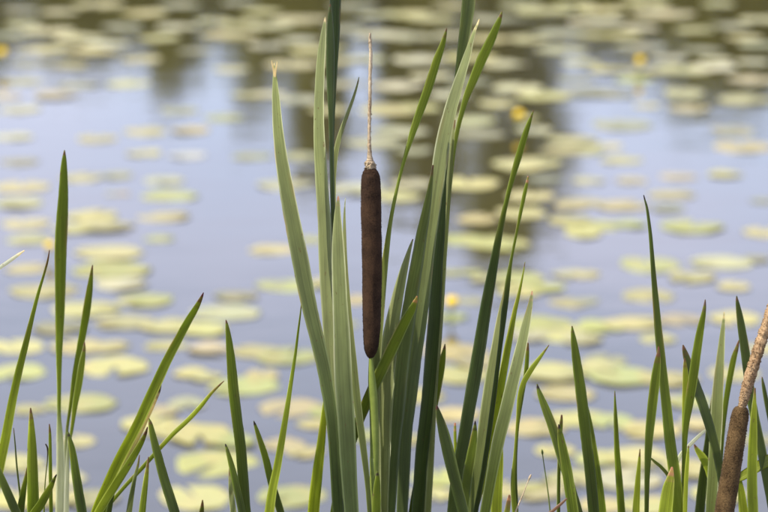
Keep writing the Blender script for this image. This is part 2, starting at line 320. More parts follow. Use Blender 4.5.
PADS = '''
20 10 40 d|100 5 60 y|145 13 52 y|180 5 45 d|177 27 46 p|213 21 42 y|240 24 44 y|240 3 42 d|48 31 60 y|80 38 56 y|45 50 56 y|92 53 58 y|107 44 50 p|142 60 46 y|195 51 36 d|230 36 60 y
231 70 40 p|24 82 45 y|128 84 50 y|78 86 44 d|8 97 36 o|55 96 50 k|20 110 46 p|180 111 42 d|224 118 44 g|146 132 46 y|190 131 42 o|97 139 48 y|144 154 38 y|188 156 42 w|247 95 34 y|252 157 42 d|15 137 42 p|20 162 42 d
82 178 44 y|116 176 38 d|165 181 46 p|122 194 20 k|170 196 58 g|22 187 60 o|18 204 56 p|26 224 58 o|92 216 58 y|104 227 64 y|165 217 54 o|30 240 48 y|160 239 34 g|110 253 70 y
28 269 46 o|112 270 80 g|45 291 76 y|122 285 56 p|146 301 62 g|86 310 72 y|126 323 60 y|60 329 60 d|170 327 62 y|18 347 64 y|78 347 60 o|115 367 80 y|166 346 44 y|18 373 66 g|192 374 40 y
82 404 72 g|30 410 38 y|76 442 44 y|18 464 60 y|55 479 68 p|148 424 62 y|177 431 68 y|187 404 42 p|160 412 40 k
216 464 88 g|196 498 84 y|290 408 68 k|200 436 70 y|232 442 50 g|284 445 50 k|306 453 42 o|292 497 78 g|244 387 74 g|314 425 36 o|20 500 70 y|92 500 60 d
291 286 58 g|226 313 74 p|354 300 40 o|256 352 56 y|288 357 70 g|210 350 50 k|262 376 40 o|206 378 38 y|236 297 50 d|345 325 30 d
452 273 32 g|470 301 34 d|450 318 40 g|516 279 60 g|520 292 50 y|570 275 42 p|568 303 42 o|542 325 70 g|566 336 62 y|455 352 72 o|462 376 70 y|476 363 50 k|604 361 50 d|556 374 76 y|566 394 60 o
418 396 60 y|455 415 54 o|535 428 66 o|580 419 64 y|438 478 60 g|430 495 44 y|502 490 54 y|572 480 62 y|556 451 46 y|538 492 60 k|400 440 50 y|480 440 40 d
650 265 70 g|722 263 64 p|692 278 52 y|648 296 60 y|734 287 36 y|585 275 34 y|585 302 32 d|600 327 54 g|634 324 60 y|582 340 46 p|681 320 52 k|658 339 42 y|736 319 60 y|621 377 72 g|668 380 62 y|734 374 56 y|764 349 40 y
612 422 54 g|652 431 66 o|688 402 48 g|702 425 48 o|600 459 56 g|640 458 66 y|628 480 72 p|692 470 62 y|602 506 52 o|648 506 64 y|720 495 60 y|760 440 50 d|757 260 30 d
735 132 46 p|742 147 66 o|583 151 52 g|606 147 40 p|622 160 46 y|588 181 38 p|632 181 38 k|678 177 42 k|725 175 38 y|672 195 52 o|582 203 48 k|622 206 56 o|668 209 36 d|592 226 62 g|630 225 38 g|583 234 44 y|692 227 70 g|764 233 46 o|764 201 30 d
400 132 60 p|478 134 58 d|412 184 46 p|470 184 68 y|398 197 54 y|528 164 74 y|566 151 50 y|530 197 58 y|572 206 42 o|522 214 58 y|478 220 46 o|570 222 48 y|462 240 52 g|498 244 66 g|546 180 40 d
374 143 62 p|286 185 58 p|358 190 66 p|300 157 50 d|272 250 50 o|314 240 34 g|414 151 42 d|272 285 40 d
300 20 64 y|270 26 50 p|318 50 60 y|405 14 60 y|432 19 50 y|385 35 66 p|290 65 58 y|340 84 52 d|420 60 60 p|300 100 52 d|268 95 40 p|398 86 58 p|388 110 60 y|430 76 46 p|352 6 50 d|345 30 50 d
415 38 50 d|470 58 60 y|545 11 66 y|528 40 50 y|562 34 62 d|562 50 60 p|470 82 44 d|518 88 58 p|545 96 62 y|470 121 58 p|576 80 40 d|500 20 60 d|490 40 50 y|505 65 50 p
600 10 54 y|645 3 60 y|718 4 38 y|596 22 62 p|662 14 74 y|582 63 42 y|640 47 58 d|610 70 42 y|646 72 52 p|634 80 44 g|682 70 66 y|714 68 50 p|716 60 36 p|752 62 36 p|752 80 56 o|685 92 46 p|684 96 40 y|745 100 64 y|647 106 30 y|690 109 46 o|622 125 70 d|732 130 50 d|590 93 58 d|612 95 48 d|534 130 44 p|525 118 30 y|574 141 56 y|760 20 50 y|758 45 44 d|30 65 50 d
60 12 42 y|122 27 44 d|160 38 44 y|22 24 40 y|262 12 44 y|266 46 44 d|300 40 46 p|336 62 44 y|366 60 44 p|376 16 40 d|452 36 44 p|452 6 44 y|450 95 44 p|590 36 42 y|622 36 44 y|640 28 42 p|694 30 44 y|730 26 44 d|744 38 40 y|702 50 42 d|520 6 46 p|574 4 42 y|668 58 40 p|68 66 44 y|8 36 44 d|330 110 44 y|420 108 46 y|500 104 44 y
'''
pads = []
for row in PADS.strip().replace('\n', '|').split('|'):
    a = row.split(); x, y, wd = map(float, a[:3]); p, t = on_water(x, y)
    pads.append(dict(x=x, y=y, d=wd / FPX * t * .93, p=p, c=a[3]))
rg = random.Random(21)
for q in list(pads):                                       # second leaves crowding the first ones
    if q['y'] > 190 and rg.random() < .2 and len(pads) < 298:
        a = rg.choice((0, math.pi)) + rg.uniform(-.5, .5); d = q['d'] * rg.uniform(.55, .9)
        e = q['d'] * rg.uniform(.5, .75); p = q['p'] + Vector((math.cos(a) * e, math.sin(a) * e, 0))
        pads.append(dict(x=q['x'] + math.cos(a) * 30, y=q['y'], d=d, p=p, c=rg.choice('gyyp')))
# floating leaves that overlap or all but touch belong to one water lily (at most six leaves)
parent = list(range(len(pads))); size = [1] * len(pads)
def find(i):
    while parent[i] != i: i = parent[i]
    return i
pairs = []
for i in range(len(pads)):
    for j in range(i):
        g = (pads[i]['p'] - pads[j]['p']).length - .5 * (pads[i]['d'] + pads[j]['d'])
        if g < .05: pairs.append((g, i, j))
for g, i, j in sorted(pairs):
    a, b = find(i), find(j)
    if a != b and size[a] + size[b] <= 6: parent[a] = b; size[b] += size[a]
clusters = {}
for i, q in enumerate(pads): clusters.setdefault(find(i), []).append(q)
BANDS = [(33, "above the cattail's thin tip"), (80, "level with thin tip's upper half"), (125, "level with thin tip's lower half"),
         (170, "just above brown spike's top"), (215, "level with brown spike's top"), (265, "level with spike's upper middle"),
         (312, "level with spike's lower middle"), (357, "level with brown spike's bottom"), (410, "just below brown spike's bottom"),
         (460, 'well below the brown spike'), (999, 'along the bottom edge')]
ORD = ['leftmost', 'second', 'third', 'fourth', 'fifth', 'sixth', 'seventh', 'eighth', 'ninth', 'tenth', 'eleventh', 'twelfth', 'thirteenth', 'fourteenth', 'fifteenth', 'sixteenth', 'seventeenth', 'eighteenth', 'nineteenth', 'twentieth', 'twenty-first', 'twenty-second', 'twenty-third', 'twenty-fourth', 'twenty-fifth', 'twenty-sixth', 'twenty-seventh', 'twenty-eighth']
CNAME = {'g': 'yellow-green', 'y': 'yellowish', 'p': 'pale', 'o': 'orange-tinged', 'k': 'pinkish-brown', 'w': 'white-glinting', 'd': 'dull olive'}
bands = {}
for c in clusters.values():
    cx, cy = sum(q['x'] for q in c) / len(c), sum(q['y'] for q in c) / len(c)
    bands.setdefault(next(k for k, b in enumerate(BANDS) if cy < b[0]), []).append((cx, c))
NUM = {2: 'two', 3: 'three', 4: 'four', 5: 'five', 6: 'six'}
rg = random.Random(3); zi = 0
for k in sorted(bands):
    for idx, (cx, c) in enumerate(sorted(bands[k], key=lambda e: e[0])):
        big = max(c, key=lambda q: q['d']); cn_ = CNAME[big['c']]
        what = ('single %s floating lily pad' % cn_) if len(c) == 1 else ('%s lily pads, largest %s' % (NUM[len(c)], cn_))
        lab = '%s, %s%s %s' % (what, ORD[idx], ' from left' if idx else '', BANDS[k][1])
        ctr = sum((q['p'] for q in c), Vector()) / len(c)
        root = empty('water_lily', (ctr.x, ctr.y, 0)); tag(root, lab, 'water lily', 'water lilies floating on the pond')
        for n_, q in enumerate(c):
            o = bpy.data.objects.new('floating_leaf', PADM[rg.randrange(len(PADM))]); col.objects.link(o); o.parent = root
            o.location = (q['p'].x - ctr.x, q['p'].y - ctr.y, .001 + .0011 * n_ + rg.uniform(0, .0006))
            o.rotation_euler = (rg.gauss(0, .007), rg.gauss(0, .007), rg.uniform(0, 6.283))
            s = q['d']; o.scale = (s, s * rg.uniform(.88, 1.0), s)
            b = PADCOL[q['c']]; g = rg.uniform(.70, .98); o.color = (b[0] * g * rg.uniform(.95, 1.05), b[1] * g, b[2] * g * rg.uniform(.85, 1.15), 1)

# yellow pond-lily flowers held above the water on short stalks
def flower(x, y, rpx, label):
    p, t = on_water(x, y + rpx * 3.2); r = rpx / FPX * t
    root = empty('yellow_water_flower', (p.x, p.y, 0)); tag(root, label, 'flower', 'yellow flowers above the pond')
    sv, sf = [], []; h = r * 3.4
    tube(sv, sf, [Vector((p.x + .004 * math.sin(i), p.y, -.15 + (h + .15 - r * .8) * i / 6)) for i in range(7)], [.0045] * 7, 7)
    link('stalk', mesh('stalk', sv, sf), M_GREENSTEM, root)
    for k in range(5):
        v, f = [], []; a0 = k * 2 * math.pi / 5; nu, nv = 6, 7
        for j in range(nv):
            th = math.pi * (.97 - .83 * j / (nv - 1))
            for i in range(nu):
                ph = a0 + (i / (nu - 1) - .5) * 1.5; rr = r * (1.0 + .05 * (k % 2)) * (1 + .05 * math.cos((i / (nu - 1) - .5) * 6))
                v.append((p.x + rr * math.sin(th) * math.cos(ph), p.y + rr * math.sin(th) * math.sin(ph), h + rr * math.cos(th) * .85))
        for j in range(nv - 1):
            for i in range(nu - 1): f.append((j * nu + i, j * nu + i + 1, (j + 1) * nu + i + 1, (j + 1) * nu + i))
        me = mesh('petal', v, f); o = link('petal', me, M_YELLOW, root)
        md = o.modifiers.new('thick', 'SOLIDIFY'); md.thickness = r * .08; md.offset = 0
    dv, df = [], []; tube(dv, df, [Vector((p.x, p.y, h + r * z)) for z in (.1, .45, .5, .52)], [r * .5, r * .45, r * .36, r * .02], 10)
    link('stigma', mesh('stigma', dv, df), M_YELLOW, root)
flower(452, 302, 6.0, 'round yellow water flower right of the main cattail leaves')
flower(519, 115, 4.8, 'blurred yellow flower beside the long green blade tip, upper middle')
flower(640, 61, 4.4, 'small orange-yellow flower at the upper right of the pond')
flower(3, 53, 4.8, 'orange-yellow flower at the left edge near the top')
flower(50.5, 246, 4.6, 'tiny yellow flower behind the thin blade tip at left')

# ------------------------------------------------------------------ cattail leaves
G = (.215, .238, .105); D = (.086, .114, .018); Yg = (.160, .200, .018); Yb = (.235, .275, .026)
GD = (.140, .168, .052); D_SHADE = (.056, .082, .018); G_SHADE = (.095, .125, .042); PALE = (.36, .38, .33); DRY = (.52, .44, .30); BRN = (.16, .085, .045); DK = (.035, .02, .015)  # includes greens darkened to carry the shade inside the central clumps
Y0 = 2.34
def blade(root, pts, phi=(0, 0), c=(G, G), Y=0.0, lean=0.0, tip=BRN, tl=0.0090, base=None, seed=0, thick=.0011, cup=.10, curl=True):
    """one long leaf: pts are (x, y, width) read off the photo from the tip down, phi the turn of its face (minus = to the left, to the sun)"""
    rgb = random.Random(seed); bx, by = root.location.x, root.location.y
    ctl = []
    y_top, y_bot = pts[0][1], pts[-1][1]
    for (x, y, wd) in pts:
        f = (512 - y) / 512
        p, t = at_depth(x, y, Y0 + Y + lean * f)
        ctl.append((p.x, p.y, p.z, max(wd, .35) / FPX * t))
    # carry on below the frame down to the root under the water
    e, e2 = Vector(ctl[-1][:3]), Vector(ctl[-2][:3]); sl = (e - e2); wl = ctl[-1][3]
    if base is None:
        for k in (.02, .05, .11, .22, .42, .7, 1.0):
            z = e.z * (1 - k) - .08 * k; tgt = Vector((bx + rgb.uniform(-.006, .006), by + rgb.uniform(-.006, .006), z))
            lin = e + sl * ((e.z - z) / max(-sl.z, .02)) * .5
            lin.x = e.x + max(-.10, min(.10, lin.x - e.x)); lin.y = e.y
            q = lin.lerp(tgt, smooth01(0, 1, k)); q.z = z
            ctl.append((q.x, q.y, q.z, (wl + (max(wl, .010) - wl) * smooth01(0, .6, k)) * (1 + .25 * k)))
    n_in = 44; seg = len(ctl) - 1; S = []
    cnt = max(40, seg * 6)
    for i in range(cnt + 1): S.append(catmull(ctl, seg * i / cnt))
    # finer at the tip
    P = [Vector(s[:3]) for s in S]; Wd = [max(s[3], .0004) for s in S]
    acc = [0]
    for i in range(1, len(P)): acc.append(acc[-1] + (P[i] - P[i - 1]).length)
    fin = acc[min(int(cnt * (len(pts) - 1) / seg), cnt)]
    u_ = [-1, -.72, -.36, 0, .36, .72, 1]; m = len(u_); v, f, cols, uvs = [], [], [], []
    ph0, fr = rgb.uniform(0, 6.28), rgb.uniform(2, 5); cup = rgb.uniform(.05, .17)
    for i, p in enumerate(P):
        T = (P[min(i + 1, len(P) - 1)] - P[max(i - 1, 0)]).normalized()          # tip to root
        view = (p - CAM).normalized(); side = T.cross(view).normalized()          # lies across the line of sight
        if side.x < 0: side = -side
        s = min(acc[i] / fin, 1.0)
        a = phi[0] + (phi[1] - phi[0]) * s + 4 * math.sin(ph0 + fr * s * 3)
        a = R(a); ca = max(abs(math.cos(a)), .34)
        nrm = -(view - T * view.dot(T)).normalized()                              # towards the viewer
        sd_ = side * math.cos(a) - nrm * math.sin(a)
        nn = nrm * math.cos(a) + side * math.sin(a)
        hw = Wd[i] * .5 / ca; th = min(thick, hw * .5)
        k = smooth01(0, max(tl, .001) * 1.6, acc[i] + .004 * math.sin(acc[i] * 900 + seed))
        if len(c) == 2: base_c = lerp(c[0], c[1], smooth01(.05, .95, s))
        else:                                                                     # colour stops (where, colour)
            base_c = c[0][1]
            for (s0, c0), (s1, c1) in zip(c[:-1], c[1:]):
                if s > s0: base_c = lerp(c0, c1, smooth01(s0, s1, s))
        cc = lerp(tip, base_c, k) if tl > 0 else base_c
        br = 1 + .07 * math.sin(ph0 + 9 * s)
        cc = tuple(q * br for q in cc)
        for layer in (0, 1):
            for u in u_:
                off = cup * hw * 2 * (u * u - .4) + (th if layer == 0 else -th) * (1 - abs(u) ** 3)
                w_ = 1 + .03 * math.sin(ph0 + acc[i] * 60 + u) - .07 * max(0, noise.noise(Vector((acc[i] * 110, u * 2, seed * 3.7))))
                v.append(p + sd_ * (hw * u * w_) + nn * off)
                e_ = .88 + .12 * (1 - u * u); mid = .94 if abs(u) < .1 else 1
                ed = .65 * smooth01(.18, .5, noise.noise(Vector((acc[i] * 28, u * 3, seed * 5.3)))) * smooth01(.5, 1, abs(u)) * (1 - smooth01(.35, .8, s))
                cols.append(lerp(tuple(q * mid for q in cc), (.24, .17, .06), ed)); uvs.append((u * hw + seed * .13, acc[i] + seed * .7))
    for i in range(len(P) - 1):
        for j in range(m - 1):
            a0 = i * 2 * m + j; b0 = a0 + 2 * m
            f.append((a0, a0 + 1, b0 + 1, b0)); f.append((a0 + m + 1, a0 + m, b0 + m, b0 + m + 1))
        a0 = i * 2 * m; b0 = a0 + 2 * m
        f.append((a0 + m, a0, b0, b0 + m)); f.append((a0 + m - 1, a0 + 2 * m - 1, b0 + 2 * m - 1, b0 + m - 1))
    me = mesh('leaf', v, f)
    ca_ = me.color_attributes.new('Col', 'FLOAT_COLOR', 'POINT')
    ca_.data.foreach_set('color', [q for c_ in cols for q in (*c_, 1)])
    ul = me.uv_layers.new(name='UVMap'); li = [0] * len(me.loops); me.loops.foreach_get('vertex_index', li)
    ul.data.foreach_set('uv', [q for i in li for q in uvs[i]])
    bm = bmesh.new(); bm.from_mesh(me); bmesh.ops.recalc_face_normals(bm, faces=bm.faces); bm.to_mesh(me); bm.free(); me.shade_smooth()
    return link('leaf', me, M_LEAF, root)
SEED = [0]
def shoot(x_bottom, dY, label, leaves, cat='cattail', group='cattail shoots at the water edge', name='cattail_shoot'):
    p, t = at_depth(x_bottom, 512, Y0 + dY)
    root = empty(name, (p.x * .97, Y0 + dY, -.08)); tag(root, label, cat, group)
    for lf in leaves:
        SEED[0] += 1
        kw = dict(lf[1]); kw['Y'] = kw.get('Y', 0) + dY
        blade(root, lf[0], seed=SEED[0], **kw)
    return root
def P(s): return [tuple(map(float, a.split(','))) for a in s.split()]
LIT, DIM, BACK, FLAT = (-38, -38), (46, 46), (40, 40), (0, 0)

shoot(62, .16, 'soft-focus cattail shoot with pale whitish sheath at left edge', [
 (P('64.5,150,1 64,160,5 63.5,175,8 63,195,10 61.5,225,12 60.5,256,12 60,290,10.5 59.5,325,8.5 59,360,6 59,385,4.5 59,415,4 60,440,7 60.5,470,8.5 60,514,9'), dict(c=((0, Yg), (.68, Yg), (.84, PALE)), phi=(32, 0), tl=0.0045)),
 (P('92.5,265,1 91.5,272,3 89.5,287,6 87,305,7.5 83.5,328,7.5 79,352,6.5 74,378,5 70.5,405,3.5 67,430,3 65,460,3.5 64,514,4'), dict(c=((0, Yg), (.6, Yg), (.8, PALE)), phi=(30, 0), Y=.01)),
 (P('84.5,342,1 84,350,3.5 81.5,365,6.5 78.5,385,7 75,405,5.5 72,428,3.5 68,455,3.5 66.5,514,5'), dict(c=((0, Yg), (.5, Yg), (.75, PALE)), phi=(10, 0), Y=-.012))])
shoot(-14, .02, 'cattail shoot cut by left edge with thin yellow-green arching blade', [
 (P('49.5,250,.8 47.5,261,2 44,274,2.4 38,294,3.4 32,317,4.6 26,342,6 19,370,7.4 12,402,8.6 5,440,9.4 -2,475,9.6 -9,514,10'), dict(c=(Yg, Yb), phi=(20, 5), tl=0.0225)),
 (P('24.5,250.5,1.2 18,255,3.2 8,262,4 -6,272,4.2 -22,286,5 -34,310,6 -38,360,7 -36,430,7 -30,514,8'), dict(c=(PALE, DRY), phi=(-20, -20), tip=DRY, Y=-.03)),
 (P('-24,420,1 -14,445,5 0,476,7.5 14,508,9 17,516,9'), dict(c=(Yg, D), phi=(25, 25), Y=-.02)),
 (P('13.5,428,.8 15,443,1.4 17,468,1.8 20,495,2.2 21,514,2.4'), dict(c=(D, D), tl=0.0030, Y=.03))])
shoot(36, -.02, 'cattail shoot with broad upright brown-tipped blade near the left edge', [
 (P('30.5,408,1.2 31,418,4.4 31.5,432,7 32,450,9.6 32.5,475,11.2 33,514,12'), dict(c=(Yb, Yg), phi=(18, 18), tl=0.0120)),
 (P('27.5,466,1 26,476,3.5 23,492,6 20,514,7.5'), dict(c=(Yg, D), phi=(30, 30), Y=.03)),
 (P('56.5,474.5,1 53,481,4 48,491,7 40,505,8.5 32,518,8.5'), dict(c=(Yg, Yg), phi=(30, 30), tip=DK, tl=0.0075, Y=-.015)),
 (P('49.3,424,1 49.8,434,2.8 50,455,3.4 50.3,480,3.6 51,514,4'), dict(c=(Yg, Yg), phi=(30, 30), Y=.02)),
 (P('45.5,444,1.2 47.6,449,1.8 47.4,460,1.2 45,485,1.2 44,514,1.6'), dict(c=(D, Yg), tip=DK, tl=0.0150, Y=.03))])
shoot(84, -.05, 'single green blade leaning left below the pale sheath', [
 (P('67.5,431,1 69,437,3.4 72,450,6.4 75.5,473,8.4 79,495,9.6 82,514,10'), dict(c=(Yg, D), phi=(34, 34), tl=0.0037, tip=DK)),
 (P('116,480,1 113.5,490,3.6 110.5,502,5 108,516,6'), dict(c=(D, D), phi=(30, 30), Y=.05))])
shoot(97, 0, 'cattail shoot with long blades sweeping to the right, lower left', [
 (P('203.5,292.5,.8 201,298,3.2 195.5,308.5,6 188,321,7.6 177,341,8.8 166,362,9.4 155,386,10.2 138,423,10.4 120,457,10 106,487,9.4 94,516,9'), dict(c=(Yg, Yb), phi=(22, 15), tl=0.0120, tip=(.10, .03, .03))),
 (P('161,383,1 159,390,3.6 153,402,6 143,424,6.6 127,460,6 112,492,6 102,514,6'), dict(c=(DRY, Yg), phi=(10, 20), tip=DK, tl=0.0165, Y=.012)),
 (P('147.5,427,1 145,434,3.6 139,446,6.2 128,465,7.6 114,487,8.6 97,515,8.6'), dict(c=(Yg, Yb), phi=(24, 24), tip=(.09, .03, .03), tl=0.0120, Y=-.02)),
 (P('224,381,.8 219,385.5,2 210,394.5,3.4 200,407,4.4 188,420,4.8 173,434,4.8 158,450,4.6 141,469,4.2 126,485,4 106,508,4 98,516,4'), dict(c=(Yb, Yg), phi=(10, 20), tl=0.0165, Y=.03))])
shoot(160, -.03, 'green blade leaning left with narrower grey and yellow blades beside it', [
 (P('149,418.5,1 150.5,425,4.6 153.5,439,7 158,457,8.8 164,480,9.6 175,515,10'), dict(c=(Yg, D), phi=(32, 32), tl=0.0037)),
 (P('139.5,455,.8 138,465,2.4 134,482,4 129,514,6'), dict(c=(GD, GD), phi=(-10, -10), Y=.05)),
 (P('148.5,457,1 147.5,466,3 145.5,482,5.2 142,514,7'), dict(c=(Yb, Yg), phi=(10, 10), tl=0.0150, Y=.03))])
shoot(246, -.01, 'tall dark green blade standing alone left of the main cattail', [
 (P('226,320,1 227,327,3.8 228.5,340,6.4 230.3,360,8.8 232.6,386,10.4 236,415,10.8 240,450,10.8 245.5,515,10.5'), dict(c=(Yg, D), phi=(34, 38), tl=0.0045)),
 (P('225.3,444,1 227,450,3.4 230.5,463,5.6 235,482,7 242,514,7.5'), dict(c=(Yg, D), phi=(30, 30), tip=DK, tl=0.0045, Y=-.02)),
 (P('229.5,468,1 230.5,480,4 232,498,5.6 234,516,6.4'), dict(c=(G, G), phi=(-20, -20), Y=.07)),
 (P('202.5,500,1 202,506,3.4 201,516,5.6'), dict(c=(Yg, D), phi=(30, 30), Y=.02))])
shoot(276, .02, 'thin bright blade crossing a short dark blade left of main clump', [
 (P('301.3,304,.8 300.3,314,1.6 298,332,2.2 295,356,3 291,382,4.2 287.5,405,5.2 283,432,6.4 277.5,465,7.8 272.5,490,9 269,515,10'), dict(c=(Yg, Yb), phi=(15, 5), tl=0.0030, Y=-.02)),
 (P('253.7,421,1 255.5,427,3.4 259.5,440,5.6 265,458,7 271.5,485,7.6 281,515,7.6'), dict(c=(Yg, D), phi=(36, 36), tl=0.0045, tip=DK, Y=.01))])
shoot(313, .04, 'bright yellow-green blade just left of the main clump foot', [
 (P('329,372,1 327.5,385,3 325.5,402,5 323.5,420,6.6 321,442,8.4 317,475,10.6 313,515,12'), dict(c=(Yb, Yb), phi=(18, 18), tl=0.0030)),
 (P('345,470,1 343.5,485,4.5 342,500,7 340,516,9'), dict(c=(Yb, Yb), phi=(10, 10), Y=.03))])
shoot(352, -.02, 'tall fan of pale green blades left of the brown spike', [
 (P('274.2,63,.8 274.6,70,2.4 275.3,82,5 276.5,102,8.2 278.4,130,10.6 282,160,12.6 287.6,192,14.8 293.4,224,16.4 299.5,256,17 306,290,16 312.5,320,15.2 320,352,14.2 326.5,384,13.2 333,430,12.4 338,515,11.5'), dict(c=(G, G_SHADE), phi=(-36, 30), tip=DRY, tl=0.0053)),  # darker green lower part stands for shade from neighbouring blades
 (P('271.6,60.5,.6 272.4,65,1.3 273.6,70,1.8 274.4,76,2'), dict(c=(DRY, DRY), tl=0, base=0, Y=-.003)),
 (P('277,61.5,.5 276.6,66,1.2 275.6,71,1.8 275,77,2'), dict(c=(DRY, DRY), tl=0, base=0, Y=-.004)),
 (P('325.2,17,1 324.4,26,3.6 323,40,6.4 321,64,8.6 319.6,96,9.8 319.2,128,10.8 320.8,160,12 323,192,13 325,224,13.6 326,256,13.6 327.5,300,12.4 330,350,11 334,400,10 340,515,9'), dict(c=(G, G), phi=(-38, -34), tip=DRY, tl=0.0045, Y=.02, lean=.02)),
 (P('338.3,196,1.2 338.2,203,4 337.8,215,7 338,235,10.4 338.8,262,13.4 340.2,300,15.2 342,340,16.8 343.8,384,18 347,440,17.2 351.5,515,14.5'), dict(c=(G, G_SHADE), phi=(-40, 20), tip=(.35, .2, .14), tl=0.0053, Y=-.015)),  # shade over the lower half is put into its green
 (P('345.5,198,.8 344.8,208,1.6 344.6,225,3 345.4,262,4.6 349,318,6.4 354,368,7.4 358,408,7.8 363.5,450,6.6 367,480,5.4 369.5,515,4.6'), dict(c=(G, GD), phi=(-30, 20), tip=PALE, tl=0.0075, Y=.012)),
 (P('330.2,4,1 330,12,4 329.8,26,6.6 330,50,8.6 330.2,78,8.2 330.6,106,6.2 331,136,4.4 331.6,170,3.6 333,225,4.2 336,300,5 341,400,6 346,515,7'), dict(c=(G_SHADE, D_SHADE), phi=(40, 44), tl=0.0037, Y=.03)),
 (P('336,-150,2 335,-90,8 334.5,-40,10.6 334,0,11.2 333.4,34,10.4 332.4,72,8 331.6,112,5.6 331.4,160,4.4 333,225,4.6 337,320,5 344,515,6'), dict(c=(D_SHADE, D_SHADE), phi=(48, 48), Y=.045)),
 (P('359,77,.7 357.5,84,1.8 354,96,2.8 349,110,3.4 343,126,4.2 337.6,144,5 334.6,164,5.2 333.4,190,5.4 334.5,240,5.4 338,330,6 348,515,7'), dict(c=(G, G), phi=(-10, -30), tl=0.0030, Y=.055))])
shoot(414, .05, 'dense clump of tall dark and pale blades right of the brown spike', [
 (P('479.2,19,.6 477.5,24,1.8 474,33,3.4 466.2,60,8 457.4,88,11 449.6,116,13.2 443.2,146,15.2 438.4,176,15.2 434.2,206,14.4 430,240,13.4 426,272,13.4 420.4,320,14.2 414.5,360,14.2 409.6,400,14 405.5,440,13 402,515,11.5'), dict(c=(G, G_SHADE), phi=(-36, 4), tip=DRY, tl=0.0097)),
 (P('433,165,1.5 430,185,4.6 425.5,210,8.4 420.6,235,11 416.8,258,12.6 410.6,292,14.2 405,330,15.2 400,370,15.4 396,410,15.2 392,450,14 388,515,12'), dict(c=(GD, G_SHADE), phi=(44, 38), Y=-.012)),  # separate blade for a dark strip, with shade worked into its green
 (P('446,130,1.5 444.4,155,4 442.6,190,6 440.6,222,8 437.6,256,10 435,292,12.4 433,330,14.2 430.2,370,15 426,410,14.4 421,452,13.2 416,515,12'), dict(c=(D_SHADE, D_SHADE), phi=(50, 46), Y=.014)),  # blade in shadow, the shade mixed into its dark green
 (P('455,120,1.5 452,145,4 449.4,180,5.4 447.2,212,5.8 444.4,250,6 441.4,290,6 438.6,330,6 434,400,6.4 428,515,7'), dict(c=(G, G), phi=(-36, -30), Y=.02)),
 (P('476,-130,2 472.5,-70,10 470.2,-30,13.4 468.2,0,13.8 465.8,20,12.6 462.2,45,10 458.2,70,6.4 454.4,96,4.6 450.4,130,5 447,172,6 444,222,7 440,300,8 430,420,9 420,515,9'), dict(c=(GD, GD), phi=(30, 30), Y=.03, lean=.02)),
 (P('502,11,.8 500.5,16,3.6 497,25,6.6 489.6,42,9.2 481.2,60,10 473.2,80,8.6 465.4,100,6.4 459.4,121,5 454.4,145,4.6 450.4,176,5 447.2,212,5.2 443.6,262,5.4 438,342,6.2 429,440,7 424,515,7'), dict(c=(Yg, G), phi=(24, -20), tl=0.0053, Y=.035)),
 (P('445,344,1 444,350,3.6 442,360,6.6 439.6,371,8.6 436.6,386,9.2 432.6,406,9.4 427,434,9.2 420,470,8.6 412,515,8.4'), dict(c=(Yg, D), phi=(26, 30), tl=0.0045, Y=.028))])
shoot(462, -.03, 'short brown-tipped blades between the two main clumps', [
 (P('436.6,405,1 437.4,411,4.4 439.6,421,8 443.4,436,11 448,454,12.2 453,475,12 459,500,11.6 463,516,11.4'), dict(c=(D, D), phi=(38, 38), tip=(.09, .03, .02), tl=0.0045)),
 (P('475.2,421,1 474.6,428,4.2 473.2,440,7 470.4,458,9.2 467.4,475,10.4 463,515,11.2'), dict(c=(Yg, D), phi=(24, 24), tip=DK, tl=0.0083, Y=.012)),
 (P('455,423,2 455,432,3 455.4,450,3 457,480,3.2 458,515,3.6'), dict(c=(Yb, Yg), tip=(.45, .25, .2), tl=0.0060, Y=.05))])
shoot(472, .01, 'long dark slender blades leaning right, right of the yellow flower', [
 (P('533.4,110,.7 531.6,115.5,2.4 528.4,124,4.8 523.6,139,6.6 517.6,159,6.6 511.6,180,5.2 506.4,201,4.6 500.2,228,6.4 494.8,256,8.2 489,288,10.6 481.6,331,12.6 473.4,381,13.2 465,430,12.8 457.6,470,12.2 452,515,11.4'), dict(c=((0, Yg), (.15, Yg), (.4, D_SHADE), (.7, G_SHADE)), phi=(26, 46), tl=0.0045)),  # upper colour stops carry backlight, lower ones carry shade
 (P('528,176,.9 527,182,2.8 524.6,193,3.8 520.2,214,3.6 515,240,2.8 511,260,3.2 508,280,5 504.6,308,6.2 501.4,335,5 498,362,4.4 492,410,5 484,465,5 475,515,5'), dict(c=((0, Yg), (.2, Yg), (.4, D_SHADE)), phi=(20, 46), tip=(.42, .22, .18), tl=0.0045, Y=.012)),
 (P('507,282,1 504.6,296,4 501.6,316,7.6 497.8,343,10.6 492.4,376,12.8 488,408,13.4 482.6,445,12.8 476.6,482,11.6 470.5,515,10.6'), dict(c=(G, GD), phi=(-36, -10), Y=.02)),
 (P('525,262,.7 522.6,276,1.8 518.8,294,3.4 514,314,5 507.6,348,7.2 501.6,382,8.2 495.4,418,7.6 488.6,455,6.4 481,490,5.6 474,515,5'), dict(c=(Yb, Yb), phi=(12, 12), tl=0.0023, Y=.03))])
